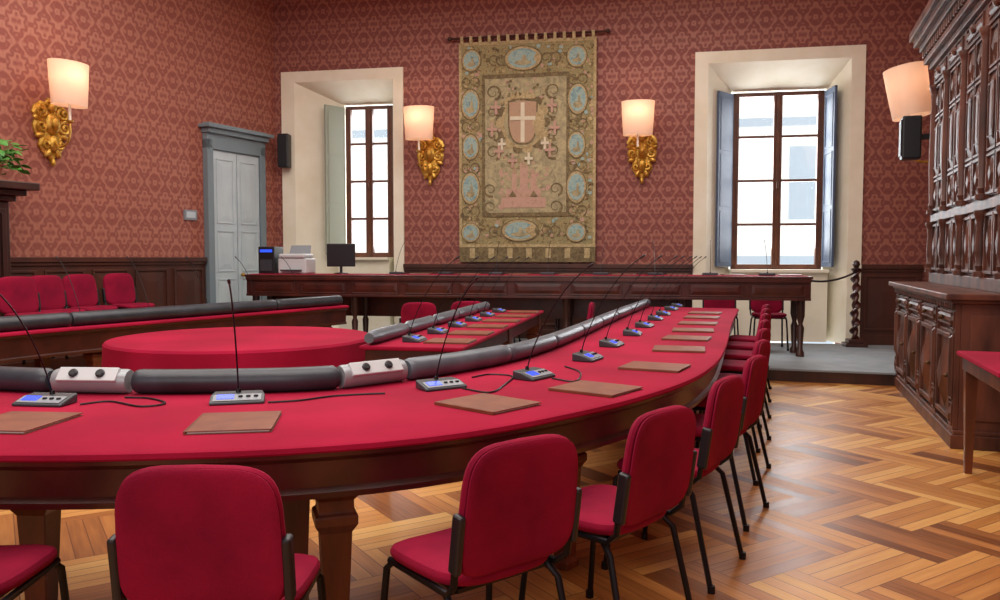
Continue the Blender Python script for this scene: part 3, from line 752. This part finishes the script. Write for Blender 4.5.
def V(py): return (py-40)/222
def scroll(u,v,r,sg,mi,lay,w=.25):
    # flat woven scroll: a spiral ribbon
    mb.mi=mi; n=18; vs=[]; fs=[]
    for i in range(n+1):
        t=i/n; a=sg*t*2*math.pi*1.3+1.2; R=r*(1-.75*t)
        for k in (1,1-w*(1-.4*t)):
            uu=u+R*k*math.cos(a); vv=v+R*k*.62*math.sin(a); x=(uu-.5)*tw; z=(1-vv)*th; vs.append((x,wav(x,z)-lay*.0035,z))
    for i in range(n): fs.append((2*i,2*i+2,2*i+3,2*i+1))
    mb.add(vs,fs)
tq(0,1,0,V(246),1,0)
tq(0,1,V(246),1,7,0)
for i in range(14): tq(.01+i*.07,.05+i*.07,V(248),V(258),3 if i%2 else 7,1)
tq(.0,1,V(40),V(43),3,1); tq(0,1,V(244),V(247),3,1); tq(0,.02,0,V(246),3,1); tq(.98,1,0,V(246),3,1)
tq(U(485),U(568),V(76),V(213),0,2)
for a,b,c,d in ((U(483),U(486),V(74),V(215)),(U(567),U(570),V(74),V(215)),(U(483),U(570),V(73),V(77)),(U(483),U(570),V(212),V(216))): tq(a,b,c,d,7,3)
rnd=random.Random(3)
for i in range(420):
    side=rnd.random()
    if side<.35: u,v=rnd.uniform(.02,.17),rnd.uniform(.02,.9)
    elif side<.7: u,v=rnd.uniform(.82,.98),rnd.uniform(.02,.9)
    elif side<.85: u,v=rnd.uniform(.1,.9),rnd.uniform(.02,.14)
    else: u,v=rnd.uniform(.1,.9),rnd.uniform(.8,.9)
    tpoly(ell(u,v,rnd.uniform(.008,.018),rnd.uniform(.005,.011),7),rnd.choice([2,3,4,6,7,7,7,3]),2)
for py in (80,124,166,210):
    for px in (467,475): scroll(U(px),V(py),.05,1 if px<470 else -1,7,2.5); 
    for px in (574,582): scroll(U(px),V(py),.05,1 if px<578 else -1,7,2.5)
for px in (495,502,547,556):
    scroll(U(px),V(58),.05,1 if px<520 else -1,7,2.5); scroll(U(px),V(230),.05,1 if px<520 else -1,7,2.5)
for (cu,cv,ru,rv) in ((471,102,9,14),(471,187,9,15),(578,100,9,14),(577,187,9,15),(524,58,17,11),(521,230,17,10),(471,232,9,9),(577,232,9,9),(472,58,9,10),(577,58,9,10),(471,145,8,12),(577,145,8,12)):
    tpoly(ell(U(cu),V(cv),ru/137*1.15,rv/222*1.15),7,3); tpoly(ell(U(cu),V(cv),ru/137*1.05,rv/222*1.05),3,4); tpoly(ell(U(cu),V(cv),ru/137*.88,rv/222*.88),2,5)
    tpoly(ell(U(cu),V(cv)+rv/222*.4,ru/137*.5,rv/222*.22),0,6); tpoly(ell(U(cu)+.01,V(cv)+rv/222*.1,ru/137*.15,rv/222*.4,8),0,7)
c0u,c0v=U(524),V(122)
for i in range(120):
    a=rnd.uniform(0,2*math.pi); rr=rnd.uniform(1.0,1.5); u=c0u+.16*rr*math.cos(a); v=c0v+.15*rr*math.sin(a)
    if .2<u<.78: tpoly(ell(u,v,rnd.uniform(.008,.016),rnd.uniform(.005,.009),6),rnd.choice([3,7,7,6,1]),3)
for sg in (-1,1):
    for dv,rr in ((-.14,.07),(-.05,.06),(.05,.06),(.13,.07)): scroll(c0u+sg*.22,c0v+dv,rr,sg,7,3.6,.3)
    for dv in (.3,.38): scroll(c0u+sg*.24,c0v+dv,.06,-sg,7,3.6,.3)
for k in range(14):
    a=2*math.pi*k/14; tpoly(ell(c0u+.165*math.cos(a),c0v+.12*math.sin(a),.036,.022,10),3 if k%2 else 7,4)
tpoly(ell(c0u,c0v,.16,.116),3,5); tpoly(ell(c0u,c0v,.138,.106),0,6)
def shield(cu,cv,w,h_): 
    o=[(cu-w,cv-h_),(cu,cv-h_*1.08),(cu+w,cv-h_)]
    for i in range(1,10):
        t=i/10; o.append((cu+w*math.cos(t*math.pi/2)**.7,cv-h_*.1+h_*1.1*math.sin(t*math.pi/2)))
    o.append((cu,cv+h_))
    for i in range(9,0,-1):
        t=i/10; o.append((cu-w*math.cos(t*math.pi/2)**.7,cv-h_*.1+h_*1.1*math.sin(t*math.pi/2)))
    return o
tpoly(shield(c0u,c0v,.108,.1),7,7); tpoly(shield(c0u,c0v,.098,.092),4,8)
tq(c0u-.014,c0u+.014,c0v-.09,c0v+.088,5,9); tq(c0u-.092,c0u+.092,c0v-.028,c0v-.011,5,10)
for k in range(5): tpoly([(c0u-.09+k*.036,c0v-.112),(c0u-.07+k*.036,c0v-.145),(c0u-.054+k*.036,c0v-.112)],3,8)
tq(c0u-.09,c0u+.09,c0v-.12,c0v-.107,3,8)
def cross(px,py,a=5,b=7,mi=6):
    u,v=U(px),V(py); tq(u-1.2/137,u+1.2/137,v-b/222,v+b/222,mi,8); tq(u-a/137,u+a/137,v-1.6/222,v+1.2/222,mi,9)
for px,py in ((500,150),(551,150),(514,160),(497,106),(553,106),(556,128),(493,128)): cross(px,py,mi=6)
cross(530,158,4,6,5); cross(503,143,4,6,5); cross(546,143,4,6,5)
def pq(x0,x1,y0,y1,mi,l): tq(U(x0),U(x1),V(y0),V(y1),mi,l)
for i in range(60): tpoly(ell(U(rnd.uniform(500,550)),V(rnd.uniform(168,208)),rnd.uniform(.01,.02),rnd.uniform(.006,.012),7),rnd.choice([6,6,4,3]),3)
pq(502,547,197,207,6,4); pq(507,542,188,197,6,4); pq(513,518,172,188,6,4); pq(521,529,165,188,6,4); pq(532,537,172,188,6,4)
for x in range(503,545,6): pq(x,x+3,193,196,4,5)
for x in (516,525,534): tpoly([(U(x-3),V(173 if x!=525 else 167)),(U(x),V(167 if x!=525 else 160)),(U(x+3),V(173 if x!=525 else 167))],4,5)
tpoly([(U(510),V(196)),(U(514),V(190)),(U(518),V(196))],7,6); tpoly([(U(531),V(196)),(U(535),V(190)),(U(539),V(196))],7,6)
cl=obj('cloth',mb,tmats,parent=tp)
sm=cl.modifiers.new('solid','SOLIDIFY'); sm.thickness=.002
mb=MB(); mb.tube([(-tw/2-.12,0,th+.07),(tw/2+.14,0,th+.07)],.016,8); mb.sph((-tw/2-.14,0,th+.07),.035,.035,.035); mb.sph((tw/2+.16,0,th+.07),.035,.035,.035); obj('hanging_rod',mb,M_dark,parent=tp,smooth=True)
for i in range(15):
    x=-tw/2+.05+i*(tw-.1)/14; mb=MB(); mb.box(x-.022,x+.022,-.022,-.018,th-.02,th+.09); mb.box(x-.022,x+.022,.018,.022,th-.02,th+.09); mb.box(x-.022,x+.022,-.022,.022,th+.088,th+.092)
    obj('hanging_loop',mb,tmats[3],parent=tp)
# ---------------------------------------------------------------- cabinet
LC=3.0
CF=frame(4.22,8.46,-.33,-.944)
cb=empty('carved_cabinet',CF,'tall carved dark walnut cabinet with panelled doors and cornice','cabinet')
UF=.31
mb=MB(); mb.box(0,LC,.02,.68,0,1.03); mb.box(-.03,LC+.03,-.03,.68,0,.1); mb.box(-.02,LC+.02,-.015,.68,.1,.13); mb.box(0,LC,UF,.68,1.1,3.3); mb.box(-.01,LC+.01,UF-.03,.68,1.1,1.2); mb.box(-.01,LC+.01,UF-.03,.68,1.72,1.8); mb.box(-.01,LC+.01,UF-.03,.68,3.12,3.3)
mb.box(-.012,0,.08,.62,.2,.95); mb.box(LC,LC+.012,.08,.62,.2,.95)
obj('body',mb,M_cab,parent=cb,bevel=.008)
mb=MB(); mb.box(-.05,LC+.05,-.05,.68,1.03,1.055); mb.box(-.08,LC+.08,-.09,.68,1.055,1.1)
for i in range(46): 
    x=-.03+i*(LC+.04)/46; mb.box(x,x+.035,-.035,.0,.985,1.03)
obj('ledge',mb,M_cab,parent=cb,bevel=.008)
mb=MB()
for dy,z0,z1 in ((.07,3.3,3.36),(.12,3.36,3.42),(.10,3.42,3.5),(.16,3.5,3.56),(.21,3.56,3.63),(.25,3.63,3.72)):
    mb.box(-dy*.8,LC+dy,UF-dy,.68,z0,z1)
for i in range(30):
    x=-.05+i*(LC+.1)/30; mb.box(x,x+.05,UF-.14,UF-.1,3.42,3.5)
obj('cornice',mb,M_cab,parent=cb,bevel=.008)
nb=4; bw=LC/nb
def column(x,y,z0,z1,r):
    mb=MB(); h=z1-z0
    prof=[(r*1.4,0),(r*1.4,.04),(r*.8,.05),(r*1.1,.09),(r*.8,.11),(r*1.1,h*.35),(r*1.1,h*.5),(r*.85,h-.14),(r*1.0,h-.12),(r*.9,h-.1),(r*1.3,h-.05),(r*1.5,h-.03),(r*1.5,h)]
    mb.lathe(prof,c=(x,y,z0),n=12); return mb
for i in range(nb+1):
    x=min(max(i*bw,.07),LC-.07)
    mb=MB(); mb.box(x-.07,x+.07,-.015,.02,.13,1.03); mb.panel(x-.055,x+.055,.16,.32,-.015,.012,.01,.02,True); mb.panel(x-.055,x+.055,.84,.97,-.015,.012,.01,.02,True)
    mb.panel(x-.055,x+.055,.34,.82,-.015,.012,.012,.025)
    obj('pilaster',mb,M_cab,parent=cb,bevel=.004)
    for z0,z1 in ((1.2,1.72),(1.8,3.12)):
        mb=MB(); mb.box(x-.06,x+.06,UF-.015,UF,z0,z1); obj('pilaster',mb,M_cab,parent=cb,bevel=.004)
        obj('column',column(x,UF-.03,z0+.0,z1,.036),M_cab,parent=cb,smooth=True)
for i in range(nb):
    x0=i*bw+.085; x1=(i+1)*bw-.085; xm=(x0+x1)/2
    mb=MB(); mb.box(x0,x1,0.0,.02,.16,.82); mb.panel(x0+.02,x1-.02,.18,.8,0.0,.035,.025,.045,True)
    d=obj('door',mb,M_cab,parent=cb,bevel=.004)
    mb=MB(); mb.sph((x1-.05,-.04,.5),.014,.018,.014); mb.box(x1-.056,x1-.044,-.027,-.02,.45,.55); obj('handle',mb,M_bronze,parent=d,smooth=True)
    mb=MB(); mb.box(x0,x1,-.005,.02,.85,.97); mb.panel(x0+.01,x1-.01,.86,.96,-.005,.012,.012,.02); d=obj('drawer',mb,M_cab,parent=cb,bevel=.003)
    mb=MB(); mb.sph((xm,-.04,.91),.016,.018,.016); obj('knob',mb,M_bronze,parent=d,smooth=True)
    for z0,z1 in ((1.2,1.72),(1.8,3.12)):
        for a,b in ((x0,xm-.005),(xm+.005,x1)):
            mb=MB(); mb.box(a,b,UF-.015,UF,z0+.02,z1-.02)
            if z1-z0<.6: cuts=[(z0+.03,z1-.03)]
            else: cuts=[(z0+.03,z0+.34),(z0+.36,z1-.36),(z1-.34,z1-.03)]
            for ca,cb_ in cuts:
                tall=cb_-ca>.5
                mb.panel(a+.01,b-.01,ca,cb_,UF-.015,.022,.018,.022,not tall)
                if tall: mb.panel(a+.055,b-.055,ca+.1,cb_-.1,UF-.03,.01,.012,.01)
            obj('door',mb,M_cab,parent=cb,bevel=.003)
    mb=MB(); mb.panel(x0,x1,3.15,3.27,UF-.03,.012,.014,.02); mb.sph((xm,UF-.05,3.21),.05,.03,.04); obj('frieze_ornament',mb,M_cab,parent=cb)
# ---------------------------------------------------------------- right small table
st=empty('side_table',frame(2.92,5.0,.944,-.33),'small wooden table with crimson cloth top beside the cabinet','table')
mb=MB(); mb.box(-.04,.66,-1.0,.04,.735,.765); obj('tabletop',mb,M_red,parent=st,bevel=.008)
mb=MB(); mb.box(-.01,.63,-.01,.015,.65,.735); mb.box(-.01,.63,-.97,-.945,.65,.735); mb.box(-.01,.015,-.945,-.01,.65,.735); mb.box(.605,.63,-.945,-.01,.65,.735); obj('apron',mb,M_leg,parent=st,bevel=.004)
for x in (.03,.59):
    for y in (-.03,-.93):
        mb=MB(); mb.lathe([(.028,0),(.048,.62),(.048,.735)],n=4,a0=math.pi/4); obj('leg',mb,M_leg,parent=st,M=Matrix.Translation((x,y,0)))
# ---------------------------------------------------------------- twisted post + rope
xx,_=onwall(BW,855,320,-.3)
r=empty('twisted_post',BW@Matrix.Translation((xx,-.3,PL)),'dark barley twist wooden post on a square base','post')
mb=MB(); mb.box(-.14,.14,-.14,.14,0,.05); mb.box(-.1,.1,-.1,.1,.05,.1); obj('base',mb,M_dark,parent=r,bevel=.008)
mb=MB(); rs=[]
n=16
for i in range(61):
    z=.1+.95*i/60; a=i/60*2*math.pi*4
    rs.append([((.042+.018*math.cos(2*(2*math.pi*j/n-a)))*math.cos(2*math.pi*j/n)+.012*math.cos(a),(.042+.018*math.cos(2*(2*math.pi*j/n-a)))*math.sin(2*math.pi*j/n)+.012*math.sin(a),z) for j in range(n)])
mb.rings(rs); obj('shaft',mb,M_apron,parent=r,smooth=True)
mb=MB(); mb.lathe([(.06,1.04),(.07,1.06),(.03,1.08),(.05,1.12),(.04,1.16),(.01,1.18)],n=14); obj('finial',mb,M_dark,parent=r,smooth=True)
a=BW@Vector((xx-.02,-.36,PL+1.02)); b=BW@Vector((sr+.02,-1.2,DH-.06)); c_=(a+b)/2-Vector((0,0,.12))
mb=MB(); pts=[a.lerp(c_,t).lerp(c_.lerp(b,t),t)-a for t in [i/16 for i in range(17)]]; mb.tube(pts,.014,8)
o=obj('barrier_rope',mb,M_black,M=Matrix.Translation(a),smooth=True); tag(o,'dark barrier rope strung from the twisted post','rope')
# ---------------------------------------------------------------- left pedestal with plant
r=empty('dark_pedestal_cabinet',LW@Matrix.Translation((-4.97,-.28,LP)),'tall dark wood cabinet with projecting cornice against the wall','cabinet')
hh=2.15-LP
mb=MB(); mb.box(-.45,.45,-.12,.26,.0,hh-.2); mb.box(-.5,.5,-.16,.26,0,.12); obj('body',mb,M_dark,parent=r,bevel=.01)
mb=MB(); mb.box(-.5,.5,-.17,.26,hh-.2,hh-.14); mb.box(-.56,.56,-.26,.26,hh-.14,hh-.08); mb.box(-.64,.64,-.36,.26,hh-.08,hh); obj('cornice',mb,M_dark,parent=r,bevel=.01)
mb=MB(); mb.panel(-.4,.4,.2,hh-.28,-.12,.05,.025,.03); obj('door',mb,M_dark,parent=r,bevel=.005)
pp=LW@Matrix.Translation((-4.72,-.40,2.15))
r=empty('potted_plant',pp,'leafy green trailing plant in a small pot on the cabinet','plant')
mb=MB(); mb.lathe([(.09,0),(.12,.16),(.13,.16),(.13,.19),(.1,.19),(.1,.16)],n=18); obj('pot',mb,M_terr,parent=r,smooth=True)
mb=MB(); rnd=random.Random(5)
for i in range(130):
    a=rnd.uniform(0,2*math.pi); e=rnd.uniform(-.3,1.3); R_=rnd.uniform(.12,.38)
    c_=Vector((R_*math.cos(a)*math.cos(e)*1.1,R_*math.sin(a)*math.cos(e)*.8,.2+R_*math.sin(e)*.9))
    mb.tube([(0,0,.17),c_*.6+Vector((0,0,.06)),c_],.003,4)
    Mx=Matrix.Translation(c_)@Matrix.Rotation(a,4,'Z')@Matrix.Rotation(rnd.uniform(-.2,1.1),4,'Y')@Matrix.Rotation(rnd.uniform(-.6,.6),4,'X')
    o_=[(0,0),(.02,.028),(.05,.034),(.085,.02),(.11,0),(.085,-.02),(.05,-.034),(.02,-.028)]
    vs=[Mx@Vector((x,y,.01*math.sin(x*25))) for x,y in o_]; mb.add(vs,[tuple(range(8))])
obj('foliage',mb,M_leaf,parent=r,kind='stuff')
# ---------------------------------------------------------------- outside
mb=MB(); mb.box(-18,14,9,9.3,-6,6)
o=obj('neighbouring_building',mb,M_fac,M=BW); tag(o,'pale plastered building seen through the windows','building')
mb=MB()
for i in range(12):
    for z in (-1.2,2.3):
        mb.box(-17+i*2.5,-15.9+i*2.5,8.93,9,z,z+1.8)
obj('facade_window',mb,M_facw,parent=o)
mb=MB()
for z in (1.2,4.6): mb.box(-18.1,14.1,8.85,9,z,z+.2)
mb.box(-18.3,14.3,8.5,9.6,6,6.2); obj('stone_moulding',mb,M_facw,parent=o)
# ---------------------------------------------------------------- lights
w=bpy.data.worlds.new('world'); sc.world=w; w.use_nodes=True; bg=w.node_tree.nodes['Background']; bg.inputs[0].default_value=(.9,.95,1,1); bg.inputs[1].default_value=1.6
def area(x,y,z,sx_,sy_,e,col,rot=(0,0,0)):
    l=bpy.data.lights.new('added_fill_area','AREA'); l.shape='RECTANGLE'; l.size=sx_; l.size_y=sy_; l.energy=e; l.color=col
    o=bpy.data.objects.new('added_fill_area',l); COL.objects.link(o); o.location=(x,y,z); o.rotation_euler=rot; return o
area(0,8.0,5.3,7,4,285,(1,.96,.9)); area(-1.5,2.8,5.3,6,4,305,(1,.96,.9)); area(-4.5,7,5.3,2,4,75,(1,.95,.9))  # unseen fill areas below the ceiling, added to brighten the room; no fixtures
area(-2,-1.5,2.6,5,2.6,85,(.95,.97,1),(math.radians(90),0,0))  # fill area behind the camera, added; the front wall has no window
for (x0,x1,zt),e in ((w1,75),(w2,125)):
    q=BW@Vector(((x0+x1)/2,.75,2.6)); o=area(q.x,q.y,q.z,(x1-x0)*.75,2.2,e,(.93,.97,1),(math.radians(-90),0,-math.atan2(.181,.9835)))  # areas added outside the panes to strengthen the window daylight
bpy.context.view_layer.update()
